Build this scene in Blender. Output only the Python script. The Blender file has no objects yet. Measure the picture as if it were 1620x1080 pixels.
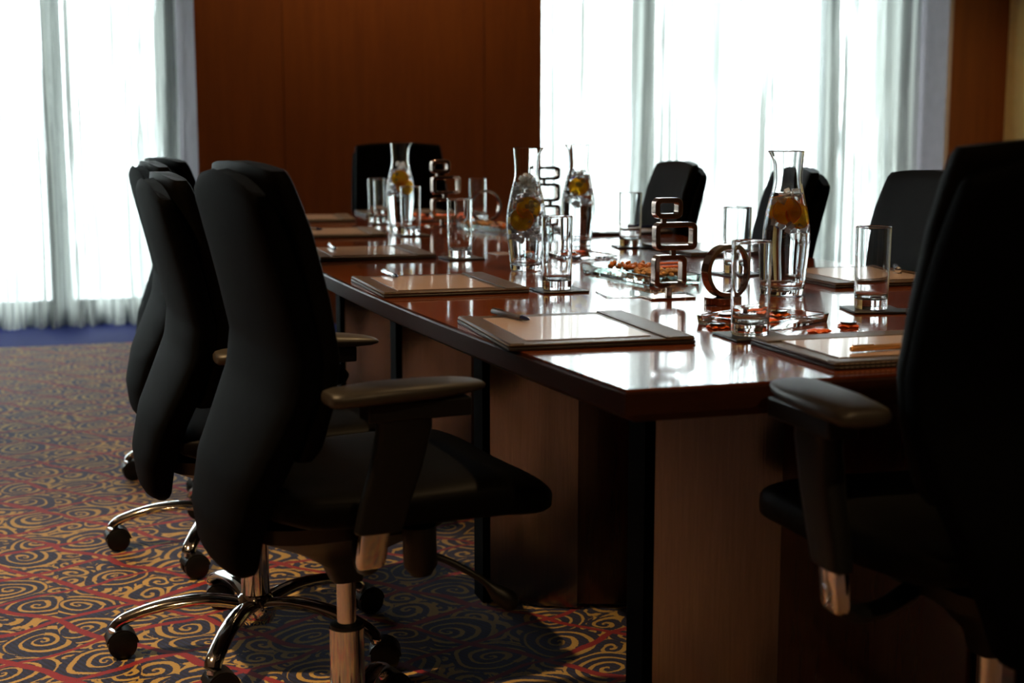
import bpy, bmesh, math, random
from mathutils import Vector, Matrix
random.seed(7)
SC = bpy.context.scene
COL = SC.collection
PI = math.pi
rad = math.radians

# ------------------------------------------------------------------ camera, world, light, exposure
cam_d = bpy.data.cameras.new('camera')
cam = bpy.data.objects.new('camera', cam_d); COL.objects.link(cam)
cam.location = (0, 0, 1.10)
cam.rotation_euler = (rad(90 - 8.47), 0, rad(-17.5))
cam_d.sensor_width = 36; cam_d.lens = 50
cam_d.clip_start = 0.05
cam_d.dof.use_dof = True
cam_d.dof.focus_distance = 2.85
cam_d.dof.aperture_fstop = 4.0
SC.camera = cam

SC.view_settings.view_transform = 'Standard'
SC.view_settings.look = 'None'
SC.view_settings.gamma = 1
SC.view_settings.use_curve_mapping = False
SC.view_settings.exposure = 0.0
try:
    SC.cycles.max_bounces = 20; SC.cycles.transmission_bounces = 18; SC.cycles.glossy_bounces = 6
    SC.cycles.diffuse_bounces = 5; SC.cycles.transparent_max_bounces = 16
    SC.cycles.sample_clamp_indirect = 40; SC.cycles.caustics_reflective = False
    SC.cycles.use_denoising = True
except Exception:
    pass

SKY = 20.0
world = bpy.data.worlds.new('world'); SC.world = world; world.use_nodes = True
wn = world.node_tree; wn.nodes.clear()
w_out = wn.nodes.new('ShaderNodeOutputWorld'); w_bg = wn.nodes.new('ShaderNodeBackground')
w_tc = wn.nodes.new('ShaderNodeTexCoord'); w_sep = wn.nodes.new('ShaderNodeSeparateXYZ'); w_r = wn.nodes.new('ShaderNodeValToRGB')
wn.links.new(w_tc.outputs['Generated'], w_sep.inputs[0])
w_ma = wn.nodes.new('ShaderNodeMath'); w_ma.operation = 'MULTIPLY_ADD'; w_ma.inputs[1].default_value = .5; w_ma.inputs[2].default_value = .5
wn.links.new(w_sep.outputs['Z'], w_ma.inputs[0]); wn.links.new(w_ma.outputs[0], w_r.inputs[0])
els = w_r.color_ramp.elements
els[0].position = 0.40; els[0].color = (.11, .13, .13, 1)
els[1].position = 0.56; els[1].color = (.90, .96, 1.0, 1)
e = els.new(0.475); e.color = (.36, .41, .42, 1)
e = els.new(0.50); e.color = (.66, .73, .76, 1)
wn.links.new(w_r.outputs[0], w_bg.inputs[0]); w_bg.inputs[1].default_value = SKY
wn.links.new(w_bg.outputs[0], w_out.inputs[0])

def portal(name, x0, x1, y, z0, z1):
    l = bpy.data.lights.new(name, 'AREA'); l.shape = 'RECTANGLE'; l.size = x1 - x0; l.size_y = z1 - z0
    l.cycles.is_portal = True
    o = bpy.data.objects.new(name, l); COL.objects.link(o)
    o.location = ((x0 + x1) / 2, y, (z0 + z1) / 2); o.rotation_euler = (rad(-90), 0, 0)
portal('window_portal', -2.9, .72, 8.72, 0.05, 2.68)
portal('window_portal', 2.70, 5.46, 8.72, 0.05, 2.68)

# ------------------------------------------------------------------ node helpers
class E:
    nt = None
    def __init__(s, v): s.v = v
    @staticmethod
    def op(o, *a):
        n = E.nt.nodes.new('ShaderNodeMath'); n.operation = o
        for i, x in enumerate(a):
            if isinstance(x, E): E.nt.links.new(x.v, n.inputs[i])
            else: n.inputs[i].default_value = x
        return E(n.outputs[0])
    def __add__(s, o): return E.op('ADD', s, o)
    __radd__ = __add__
    def __sub__(s, o): return E.op('SUBTRACT', s, o)
    def __rsub__(s, o): return E.op('SUBTRACT', o, s)
    def __mul__(s, o): return E.op('MULTIPLY', s, o)
    __rmul__ = __mul__
    def __truediv__(s, o): return E.op('DIVIDE', s, o)
    def lt(s, o): return E.op('LESS_THAN', s, o)
    def gt(s, o): return E.op('GREATER_THAN', s, o)
    def fract(s): return E.op('FRACT', s)
    def floor(s): return E.op('FLOOR', s)
    def sqrt(s): return E.op('SQRT', s)
    def abs(s): return E.op('ABSOLUTE', s)
    def sin(s): return E.op('SINE', s)
    def max(s, o): return E.op('MAXIMUM', s, o)
    def min(s, o): return E.op('MINIMUM', s, o)
def newmat(name):
    m = bpy.data.materials.new(name); m.use_nodes = True
    nt = m.node_tree; nt.nodes.clear()
    out = nt.nodes.new('ShaderNodeOutputMaterial'); b = nt.nodes.new('ShaderNodeBsdfPrincipled')
    nt.links.new(b.outputs[0], out.inputs[0]); E.nt = nt
    return m, nt, b, out
def coords(nt, scale=(1, 1, 1), kind='Object'):
    tc = nt.nodes.new('ShaderNodeTexCoord'); mp = nt.nodes.new('ShaderNodeMapping'); mp.inputs['Scale'].default_value = scale
    nt.links.new(tc.outputs[kind], mp.inputs[0]); return mp.outputs[0]
def noise(nt, vec, scale=5, detail=3, rough=.5):
    n = nt.nodes.new('ShaderNodeTexNoise'); n.inputs['Scale'].default_value = scale; n.inputs['Detail'].default_value = detail
    n.inputs['Roughness'].default_value = rough; nt.links.new(vec, n.inputs['Vector']); return n
def ramp(nt, fac, stops):
    r = nt.nodes.new('ShaderNodeValToRGB'); nt.links.new(fac, r.inputs[0]); el = r.color_ramp.elements
    el[0].position, el[0].color = stops[0][0], (*stops[0][1], 1); el[1].position, el[1].color = stops[-1][0], (*stops[-1][1], 1)
    for p, c in stops[1:-1]:
        q = el.new(p); q.color = (*c, 1)
    return r.outputs[0]
def mixc(nt, fac, a, b):
    n = nt.nodes.new('ShaderNodeMix'); n.data_type = 'RGBA'
    for sock, v in ((n.inputs[0], fac), (n.inputs[6], a), (n.inputs[7], b)):
        if isinstance(v, E): nt.links.new(v.v, sock)
        elif isinstance(v, tuple): sock.default_value = (*v, 1)
        elif isinstance(v, (int, float)): sock.default_value = v
        else: nt.links.new(v, sock)
    return n.outputs[2]
def bump(nt, b, height, dist=.001, strength=.5):
    n = nt.nodes.new('ShaderNodeBump'); n.inputs['Distance'].default_value = dist; n.inputs['Strength'].default_value = strength
    nt.links.new(height, n.inputs['Height']); nt.links.new(n.outputs[0], b.inputs['Normal'])
def simple(name, col, rough=.5, metal=0, spec=.5, nscale=0, amt=.15, bscale=0, bdist=.0005, coat=0, sheen=0, aniso=None):
    m, nt, b, out = newmat(name)
    b.inputs['Base Color'].default_value = (*col, 1); b.inputs['Roughness'].default_value = rough; b.inputs['Metallic'].default_value = metal
    b.inputs['Specular IOR Level'].default_value = spec; b.inputs['Coat Weight'].default_value = coat; b.inputs['Coat Roughness'].default_value = .05
    b.inputs['Sheen Weight'].default_value = sheen
    v = coords(nt)
    n = noise(nt, v, nscale or 20, 3)
    lo = tuple(max(0, c * (1 - amt)) for c in col); hi = tuple(min(1, c * (1 + amt)) for c in col)
    nt.links.new(ramp(nt, n.outputs[0], [(.3, lo), (.7, hi)]), b.inputs['Base Color'])
    if bscale:
        bump(nt, b, noise(nt, v, bscale, 4).outputs[0], bdist)
    return m
def wood(name, dark, mid, light, rough, grain=(1, 14, 14), coat=0, scale=3, spec=.5, seams=None):
    m, nt, b, out = newmat(name)
    v = coords(nt, grain); n1 = noise(nt, v, scale, 6, .6)
    v2 = coords(nt, tuple(g * 5 for g in grain)); n2 = noise(nt, v2, scale * 2, 3)
    c = ramp(nt, n1.outputs[0], [(.3, dark), (.5, mid), (.72, light)])
    c2 = mixc(nt, 0.25, c, ramp(nt, n2.outputs[0], [(.35, dark), (.65, light)]))
    if seams:
        tc = nt.nodes.new('ShaderNodeTexCoord'); s = nt.nodes.new('ShaderNodeSeparateXYZ'); nt.links.new(tc.outputs['Object'], s.inputs[0])
        line = None
        for ax, pos, wd in seams:
            l = (E(s.outputs[ax]) - pos).abs().lt(wd); line = l if line is None else line.max(l)
        c2 = mixc(nt, line, c2, tuple(x * .35 for x in dark))
    nt.links.new(c2, b.inputs['Base Color'])
    b.inputs['Roughness'].default_value = rough; b.inputs['Coat Weight'].default_value = coat; b.inputs['Coat Roughness'].default_value = .04
    b.inputs['Specular IOR Level'].default_value = spec
    return m

M = {}
M['wall_wood'] = wood('wall_wood', (.110, .028, .0035), (.135, .036, .0045), (.165, .047, .006), .45, (8, 8, .6), 0, 2.5, .35)
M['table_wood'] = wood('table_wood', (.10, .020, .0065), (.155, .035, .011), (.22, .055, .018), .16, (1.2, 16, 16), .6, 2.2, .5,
                       seams=[(1, 2.55, .0012), (1, 3.38, .0012), (1, 4.40, .0012), (1, 5.25, .0012)])
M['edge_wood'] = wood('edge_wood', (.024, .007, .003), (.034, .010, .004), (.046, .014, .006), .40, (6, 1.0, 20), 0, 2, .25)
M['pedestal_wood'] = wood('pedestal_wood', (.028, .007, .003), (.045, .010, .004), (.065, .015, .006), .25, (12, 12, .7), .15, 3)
M['leather'] = simple('black_leather', (.0016, .0016, .0019), .70, 0, .025, 30, .2, 450, .0003, sheen=.0)
M['leather_dark'] = simple('black_leather_cushion', (.0030, .0025, .002), .52, 0, .05, 30, .2, 450, .0003)
M['plastic'] = simple('black_plastic', (.005, .005, .0055), .42, 0, .3, 60, .15, 900, .0002)
M['pad'] = simple('armrest_rubber', (.030, .024, .018), .45, 0, .5, 60, .15, 900, .0002)
M['chrome'] = simple('polished_chrome', (.82, .80, .78), .10, 1, .5, 40, .04)
M['dark_chrome'] = simple('gunmetal_bronze', (.46, .34, .28), .12, 1, .5, 40, .06)
M['steel'] = None
M['plaster'] = simple('lavender_plaster', (.42, .39, .44), .8, 0, .2, 12, .05)
M['beige'] = simple('beige_wallcovering', (.74, .62, .28), .8, 0, .2, 12, .05, 200, .0004)
M['brown_wall'] = simple('brown_wallcovering', (.14, .075, .04), .8, 0, .2, 12, .05)
M['ceiling'] = simple('ceiling_paint', (.42, .38, .33), .9, 0, .1, 8, .04)
M['alu'] = simple('window_aluminium', (.30, .34, .36), .5, .3, .4, 30, .05)
M['coaster'] = simple('black_coaster_leather', (.022, .018, .016), .4, 0, .5, 90, .2, 700, .0003)
M['blotter'] = simple('brown_blotter_leather', (.075, .045, .025), .38, 0, .5, 60, .25, 500, .0004)
M['blotter_dark'] = simple('dark_blotter_edge', (.030, .020, .015), .5, 0, .4, 60, .25, 500, .0004)
M['stitch'] = simple('pale_stitching', (.32, .27, .21), .7, 0, .3, 100, .1)
M['paper'] = simple('cream_paper', (.52, .39, .34), .30, 0, .5, 40, .02, 300, .0001, coat=.5)
M['pen_silver'] = simple('silver_pen', (.70, .71, .73), .2, 1, .5, 60, .05)
M['pen_gold'] = simple('gold_pen', (.80, .42, .16), .3, .8, .5, 60, .08)
M['pen_blue'] = simple('dark_blue_pen_cap', (.01, .015, .07), .25, 0, .5, 60, .1)
M['pencil'] = simple('orange_pencil_paint', (.85, .17, .01), .35, 0, .5, 60, .08)
M['candy'] = simple('orange_wrapper', (.92, .13, .012), .30, 0, .5, 60, .2, 120, .001, coat=.3)
M['candy_dark'] = simple('dark_chocolate_disc', (.018, .010, .008), .15, 0, .6, 60, .1, coat=.5)
M['lamp_trim'] = simple('lamp_trim_white', (.7, .68, .64), .4, 0, .5, 20, .03)

# brushed steel with warm tint and vertical brushing
m, nt, b, out = newmat('brushed_steel')
v = coords(nt, (60, 60, 1.5)); n = noise(nt, v, 6, 3)
nt.links.new(ramp(nt, n.outputs[0], [(.3, (.19, .165, .155)), (.7, (.25, .215, .20))]), b.inputs['Base Color'])
b.inputs['Metallic'].default_value = 1; b.inputs['Roughness'].default_value = .21; bump(nt, b, n.outputs[0], .0004, .3)
M['steel'] = m

# carpet
def carpet():
    m, nt, b, out = newmat('swirl_carpet')
    tc = nt.nodes.new('ShaderNodeTexCoord')
    nz = noise(nt, tc.outputs['Object'], 5.5, 1)
    ns = nt.nodes.new('ShaderNodeSeparateColor'); nt.links.new(nz.outputs['Color'], ns.inputs[0])
    nz2 = noise(nt, tc.outputs['Object'], 260, 1)
    n2s = nt.nodes.new('ShaderNodeSeparateColor'); nt.links.new(nz2.outputs['Color'], n2s.inputs[0])
    s = nt.nodes.new('ShaderNodeSeparateXYZ'); nt.links.new(tc.outputs['Object'], s.inputs[0])
    X0 = E(s.outputs[0]); Y0 = E(s.outputs[1])
    X = X0 + (E(ns.outputs[0]) - .5) * .085 + (E(n2s.outputs[0]) - .5) * .006
    Y = Y0 + (E(ns.outputs[1]) - .5) * .085 + (E(n2s.outputs[1]) - .5) * .006
    u = X * (.764 / .205) + Y * (.645 / .205)
    w = X * (-.43 / .185) + Y * (.90 / .185)
    fu, fw = u.fract() - .5, w.fract() - .5
    def swirl(size, rnds, turns, width, rmax, off):
        cb = nt.nodes.new('ShaderNodeCombineXYZ'); nt.links.new((X * (1 / size) + off).v, cb.inputs[0]); nt.links.new((Y * (1 / size)).v, cb.inputs[1])
        vo = nt.nodes.new('ShaderNodeTexVoronoi'); vo.voronoi_dimensions = '2D'; vo.inputs['Scale'].default_value = 1; vo.inputs['Randomness'].default_value = rnds
        nt.links.new(cb.outputs[0], vo.inputs['Vector'])
        sp = nt.nodes.new('ShaderNodeSeparateXYZ'); nt.links.new(vo.outputs['Position'], sp.inputs[0])
        sc_ = nt.nodes.new('ShaderNodeSeparateColor'); nt.links.new(vo.outputs['Color'], sc_.inputs[0])
        dx = X * (1 / size) + off - E(sp.outputs[0]); dy = Y * (1 / size) - E(sp.outputs[1])
        r = (dx * dx + dy * dy).sqrt(); th = E.op('ARCTAN2', dy, dx) * (1 / (2 * PI))
        hand = E(sc_.outputs[0]).gt(.5) * 2 - 1; rr = E(sc_.outputs[1])
        ph = (E.op('POWER', r, .8) * turns - th * hand + rr * 7).fract()
        # strokes swell and thin along their length like a drawn flourish
        wid = ((th * hand + rr * 3).fract() * .16 + width)
        return (ph - .5).abs().lt(wid) * r.lt(E(sc_.outputs[2]) * .12 + rmax), r
    g1, r1 = swirl(.195, .55, 6.3, .085, .40, 0)
    g2, r2 = swirl(.098, .8, 3.2, .12, .60, 3.7)
    g3, r3 = swirl(.060, .9, 2.3, .13, .60, 9.1)
    gold = g1.max(g2 * r1.gt(.47)).max(g3 * r1.gt(.47) * r2.gt(.52))
    line = fu.abs().gt(.455).max(fw.abs().gt(.458))
    thr = E.op('MULTIPLY', ((X0 * .9 + Y0 * .44) * 520).sin(), .5) + .5
    fib = noise(nt, tc.outputs['Object'], 420, 2)
    navy = mixc(nt, thr, (.002, .004, .026), (.008, .022, .115))
    c = mixc(nt, gold, navy, (.62, .40, .10))
    c = mixc(nt, line, c, (.34, .010, .018))
    fm = mixc(nt, E(fib.outputs[0]), (.55, .55, .55), (1.35, 1.35, 1.35))
    mul = nt.nodes.new('ShaderNodeMix'); mul.data_type = 'RGBA'; mul.blend_type = 'MULTIPLY'; mul.inputs[0].default_value = 1
    nt.links.new(c, mul.inputs[6]); nt.links.new(fm, mul.inputs[7])
    border = Y0.gt(7.62)
    c = mixc(nt, border, mul.outputs[2], (.010, .028, .24))
    nt.links.new(((1 - border) * .32).v, b.inputs['Sheen Weight'])
    nt.links.new(c, b.inputs['Base Color'])
    b.inputs['Roughness'].default_value = .85; b.inputs['Specular IOR Level'].default_value = .25
    b.inputs['Sheen Weight'].default_value = .45; b.inputs['Sheen Roughness'].default_value = .5
    b.inputs['Sheen Tint'].default_value = (.9, .85, 1, 1)
    bump(nt, b, fib.outputs[0], .002, .5)
    return m
M['carpet'] = carpet()

# glass kinds
def glass(name, ior=1.5, col=(1, 1, 1), rough=0.0):
    m, nt, b, out = newmat(name); nt.nodes.remove(b)
    g = nt.nodes.new('ShaderNodeBsdfGlass'); g.inputs['IOR'].default_value = ior; g.inputs['Roughness'].default_value = rough
    g.inputs['Color'].default_value = (*col, 1); nt.links.new(g.outputs[0], out.inputs[0]); return m
M['glass'] = glass('clear_glass', 1.5, (.985, .99, .99))
M['water'] = glass('water', 1.33, (.99, .995, 1))
M['acrylic'] = glass('clear_acrylic', 1.45, (.99, .985, .98))
M['green_glass'] = glass('green_edged_glass', 1.5, (.93, .98, .965))
m, nt, b, out = newmat('ice')
b.inputs['Base Color'].default_value = (.93, .95, .97, 1); b.inputs['Transmission Weight'].default_value = .8; b.inputs['Roughness'].default_value = .12; b.inputs['IOR'].default_value = 1.14
bump(nt, b, noise(nt, coords(nt), 160, 3).outputs[0], .002, .6); M['ice'] = m
tr = nt.nodes.new('ShaderNodeBsdfTranslucent'); tr.inputs[0].default_value = (.96, .97, .98, 1)
mx = nt.nodes.new('ShaderNodeMixShader'); mx.inputs[0].default_value = .28
nt.links.new(b.outputs[0], mx.inputs[1]); nt.links.new(tr.outputs[0], mx.inputs[2]); nt.links.new(mx.outputs[0], out.inputs[0])
def citrus():
    m, nt, b, out = newmat('orange_flesh')
    tc = nt.nodes.new('ShaderNodeTexCoord'); s = nt.nodes.new('ShaderNodeSeparateXYZ'); nt.links.new(tc.outputs['Object'], s.inputs[0])
    X = E(s.outputs[0]); Y = E(s.outputs[1]); r = (X * X + Y * Y).sqrt()
    seg = (E.op('ARCTAN2', Y, X) * (9 / (2 * PI))).fract()
    mem = ((seg - .5).abs().gt(.45)).max(r.lt(.003)).max((r - .0245).abs().lt(.0012))
    n = noise(nt, tc.outputs['Object'], 260, 3)
    c = ramp(nt, n.outputs[0], [(.3, (1.0, .62, .05)), (.7, (1.0, .78, .14))])
    c = mixc(nt, mem, c, (1.0, .68, .22)); c = mixc(nt, r.gt(.0262), c, (.95, .33, .005))
    nt.links.new(c, b.inputs['Base Color']); b.inputs['Roughness'].default_value = .3
    b.inputs['Subsurface Weight'].default_value = .3; b.inputs['Subsurface Radius'].default_value = (.02, .01, .003); b.inputs['Subsurface Scale'].default_value = .5
    # wet flesh is translucent: some light scatters through, some passes nearly straight
    tr = nt.nodes.new('ShaderNodeBsdfTranslucent'); nt.links.new(c, tr.inputs[0])
    rf = nt.nodes.new('ShaderNodeBsdfRefraction'); rf.inputs['IOR'].default_value = 1.04; rf.inputs['Roughness'].default_value = .35; nt.links.new(c, rf.inputs['Color'])
    mx = nt.nodes.new('ShaderNodeMixShader'); mx.inputs[0].default_value = .85
    nt.links.new(b.outputs[0], mx.inputs[1]); nt.links.new(tr.outputs[0], mx.inputs[2])
    mx2 = nt.nodes.new('ShaderNodeMixShader'); mx2.inputs[0].default_value = .5
    nt.links.new(mx.outputs[0], mx2.inputs[1]); nt.links.new(rf.outputs[0], mx2.inputs[2]); nt.links.new(mx2.outputs[0], out.inputs[0])
    return m
M['orange'] = citrus()
# sheer curtain
m, nt, b, out = newmat('sheer_fabric'); nt.nodes.remove(b)
tr = nt.nodes.new('ShaderNodeBsdfTranslucent'); df = nt.nodes.new('ShaderNodeBsdfDiffuse'); tp = nt.nodes.new('ShaderNodeBsdfTransparent')
tr.inputs[0].default_value = (.40, .42, .395, 1); df.inputs[0].default_value = (.60, .62, .59, 1); tp.inputs[0].default_value = (1, 1, 1, 1)
wv = noise(nt, coords(nt, (300, 300, 12)), 3, 2)
m1 = nt.nodes.new('ShaderNodeMixShader'); m1.inputs[0].default_value = .25
nt.links.new(tr.outputs[0], m1.inputs[1]); nt.links.new(df.outputs[0], m1.inputs[2])
m2 = nt.nodes.new('ShaderNodeMixShader')
st_ = noise(nt, coords(nt, (30, 30, .22)), 1, 4, .7)
fac = E(wv.outputs[0]) * .06 + (E(st_.outputs[0]) - .47) * 4.5
fac = fac.max(0.0).min(.60)
nt.links.new(fac.v, m2.inputs[0]); nt.links.new(m1.outputs[0], m2.inputs[1]); nt.links.new(tp.outputs[0], m2.inputs[2]); nt.links.new(m2.outputs[0], out.inputs[0])
M['sheer'] = m
# window pane: almost clear with a reflective surface
m, nt, b, out = newmat('window_pane'); nt.nodes.remove(b)
tp = nt.nodes.new('ShaderNodeBsdfTransparent'); gl = nt.nodes.new('ShaderNodeBsdfGlossy'); gl.inputs['Roughness'].default_value = .02
fr = nt.nodes.new('ShaderNodeFresnel'); fr.inputs[0].default_value = 1.45
tp.inputs[0].default_value = (.95, .98, .97, 1)
mx = nt.nodes.new('ShaderNodeMixShader'); nt.links.new(fr.outputs[0], mx.inputs[0]); nt.links.new(tp.outputs[0], mx.inputs[1]); nt.links.new(gl.outputs[0], mx.inputs[2]); nt.links.new(mx.outputs[0], out.inputs[0])
M['pane'] = m
m, nt, b, out = newmat('lamp_glow')
b.inputs['Emission Color'].default_value = (1, .72, .40, 1); b.inputs['Emission Strength'].default_value = 8; M['lamp'] = m

# ------------------------------------------------------------------ mesh helpers
def obj(name, bm, mat, parent=None, smooth=True, bevel=0, seg=2, loc=None, rot=None, angle=40):
    me = bpy.data.meshes.new(name)
    bmesh.ops.recalc_face_normals(bm, faces=bm.faces)
    bm.to_mesh(me); bm.free()
    if smooth:
        for p in me.polygons: p.use_smooth = True
        try: me.set_sharp_from_angle(angle=rad(angle))
        except Exception: pass
    me.materials.append(M[mat] if isinstance(mat, str) else mat)
    o = bpy.data.objects.new(name, me); COL.objects.link(o)
    if parent: o.parent = parent
    if loc: o.location = loc
    if rot: o.rotation_euler = rot
    if bevel:
        b = o.modifiers.new('bevel', 'BEVEL'); b.width = bevel; b.segments = seg; b.limit_method = 'ANGLE'; b.angle_limit = rad(40)
    return o
def tag(o, label, cat, group=None, kind=None):
    o['label'] = label; o['category'] = cat
    if group: o['group'] = group
    if kind: o['kind'] = kind
    return o
def struct(name, bm, mat, **k):
    o = obj(name, bm, mat, **k)
    if not o.parent: o['kind'] = 'structure'
    return o
def root(name, loc, rz=0):
    o = bpy.data.objects.new(name, None); COL.objects.link(o); o.location = loc; o.rotation_euler = (0, 0, rz)
    o.empty_display_size = .05; return o
def box(bm, x0, x1, y0, y1, z0, z1, mtx=None):
    vs = [bm.verts.new((x, y, z)) for x in (x0, x1) for y in (y0, y1) for z in (z0, z1)]
    for f in ((0, 1, 3, 2), (4, 6, 7, 5), (0, 4, 5, 1), (2, 3, 7, 6), (0, 2, 6, 4), (1, 5, 7, 3)): bm.faces.new([vs[i] for i in f])
    if mtx is not None: bmesh.ops.transform(bm, matrix=mtx, verts=vs)
    return bm
def B(*a): bm = bmesh.new(); return box(bm, *a)
def loft(bm, rings, cap=True, closed=False):
    vr = [[bm.verts.new(p) for p in r] for r in rings]; n = len(vr[0])
    rng = range(len(vr)) if closed else range(len(vr) - 1)
    for i in rng:
        a, c = vr[i], vr[(i + 1) % len(vr)]
        for j in range(n): bm.faces.new((a[j], a[(j + 1) % n], c[(j + 1) % n], c[j]))
    if cap and not closed:
        bm.faces.new(vr[0][::-1]); bm.faces.new(vr[-1])
    return bm
def sell(n, a, b_, k=28):
    out = []
    for i in range(k):
        t = 2 * PI * i / k; c, s = math.cos(t), math.sin(t)
        out.append((math.copysign(abs(c) ** (2 / n), c) * a, math.copysign(abs(s) ** (2 / n), s) * b_))
    return out
def tube(bm, pts, rs, seg=14, flat=1.0, cap=True):
    pts = [Vector(p) for p in pts]; rings = []; up = Vector((0, 0, 1))
    if isinstance(rs, (int, float)): rs = [rs] * len(pts)
    for i, p in enumerate(pts):
        t = (pts[min(i + 1, len(pts) - 1)] - pts[max(i - 1, 0)]).normalized()
        u = up if abs(t.dot(up)) < .95 else Vector((1, 0, 0))
        s = t.cross(u).normalized(); q = s.cross(t).normalized()
        rings.append([p + (s * math.cos(2 * PI * k / seg) + q * math.sin(2 * PI * k / seg) * flat) * rs[i] for k in range(seg)])
    return loft(bm, rings, cap)
def smoothpts(pts, n=5):
    out = []; P = [Vector(p) for p in pts]
    for i in range(len(P) - 1):
        p0, p1, p2, p3 = P[max(i - 1, 0)], P[i], P[i + 1], P[min(i + 2, len(P) - 1)]
        for k in range(n):
            t = k / n
            out.append(.5 * ((2 * p1) + (p2 - p0) * t + (2 * p0 - 5 * p1 + 4 * p2 - p3) * t * t + (3 * p1 - p0 - 3 * p2 + p3) * t ** 3))
    out.append(P[-1]); return out
def lathe(bm, prof, seg=40, mod=None, off=(0, 0, 0)):
    """profile of (r, z); r=0 points become poles"""
    rows = []
    for r, z in prof:
        if r < 1e-6: rows.append([bm.verts.new((off[0], off[1], z + off[2]))])
        else:
            row = []
            for k in range(seg):
                t = 2 * PI * k / seg; rr = r + (mod(t, z) if mod else 0)
                row.append(bm.verts.new((off[0] + rr * math.cos(t), off[1] + rr * math.sin(t), z + off[2])))
            rows.append(row)
    for a, c in zip(rows, rows[1:]):
        if len(a) == 1 and len(c) == 1: continue
        for k in range(seg):
            k2 = (k + 1) % seg
            if len(a) == 1: bm.faces.new((a[0], c[k2], c[k]))
            elif len(c) == 1: bm.faces.new((a[k], a[k2], c[0]))
            else: bm.faces.new((a[k], a[k2], c[k2], c[k]))
    return bm
def prism(bm, pts, z0, z1):
    lo = [bm.verts.new((x, y, z0)) for x, y in pts]; hi = [bm.verts.new((x, y, z1)) for x, y in pts]; n = len(pts)
    for i in range(n): bm.faces.new((lo[i], lo[(i + 1) % n], hi[(i + 1) % n], hi[i]))
    bm.faces.new(lo[::-1]); bm.faces.new(hi); return bm
def interp(tab, t):
    for a, c in zip(tab, tab[1:]):
        if t <= c[0] or c is tab[-1]:
            k = (t - a[0]) / (c[0] - a[0]); k = min(1, max(0, k))
            return [a[i] + (c[i] - a[i]) * k for i in range(1, len(a))]
def dup(o, parent=None):
    c = o.copy(); COL.objects.link(c)
    if parent: c.parent = parent
    for ch in [x for x in list(COL.objects) if x.parent == o]: dup(ch, c)
    return c

# ------------------------------------------------------------------ room shell
XL, XR, YF, YB, ZC = -3.6, 5.88, -2.6, 8.0, 2.85
struct('floor', B(XL - .1, XR + .1, YF - .1, 8.8, -.06, 0), 'carpet', smooth=False)
struct('ceiling', B(XL - .1, XR + .1, YF - .1, 8.8, ZC, ZC + .1), 'ceiling', smooth=False)
struct('wall_left', B(XL - .1, XL, YF - .1, 8.8, 0, ZC), 'brown_wall', smooth=False)
struct('wall_right', B(XR, XR + .1, YF - .1, 8.8, 0, ZC), 'beige', smooth=False)
struct('wall_front', B(XL, XR, YF - .1, YF, 0, ZC), 'brown_wall', smooth=False)
# timber-clad pier between the windows, in three boards with shadow gaps
wb = bmesh.new()
for a, c in ((.722, 1.195), (1.199, 2.353), (2.357, 2.705)): box(wb, a, c, YB, YB + .03, 0, ZC)
box(wb, .722, 2.705, YB + .03, 8.75, 0, ZC)
struct('wall_back', wb, 'wall_wood', smooth=False)
struct('wall_back_right', B(5.455, XR, YB - .02, 8.75, 0, ZC), 'wall_wood', smooth=False)
struct('wall_back_left', B(XL, -2.9, YB, 8.75, 0, ZC), 'wall_wood', smooth=False)
struct('trim_1', prism(bmesh.new(), [(.7215, YB - .005), (.7215, 8.7), (.645, 8.7), (.650, 8.36)], 0, ZC), 'plaster', smooth=False)
struct('trim_2', B(5.425, 5.455, YB - .03, 8.7, 0, ZC), 'plaster', smooth=False)
hd = bmesh.new(); box(hd, -2.9, .65, 8.55, 8.75, 2.66, ZC); box(hd, 2.705, 5.425, 8.55, 8.75, 2.66, ZC)
struct('wall_back_header', hd, 'plaster', smooth=False)
def window(idx, x0, x1, mulls):
    f = struct('window_%d' % idx, B(x0, x1, 8.52, 8.62, 0.0, .13), 'alu', smooth=False)
    obj('window_head', B(x0, x1, 8.52, 8.62, 2.60, 2.70), 'alu', f, smooth=False)
    xs = [x0 + .03] + mulls + [x1 - .03]
    for x in xs: obj('mullion', B(x - .055, x + .055, 8.50, 8.64, .13, 2.60), 'alu', f, smooth=False)
    for a, c in zip(xs, xs[1:]): obj('pane', B(a + .055, c - .055, 8.565, 8.575, .13, 2.60), 'pane', f, smooth=False)
window(1, -2.9, .65, [-2.66, -1.34, -.02])
window(2, 2.705, 5.425, [3.58, 4.90])

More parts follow.
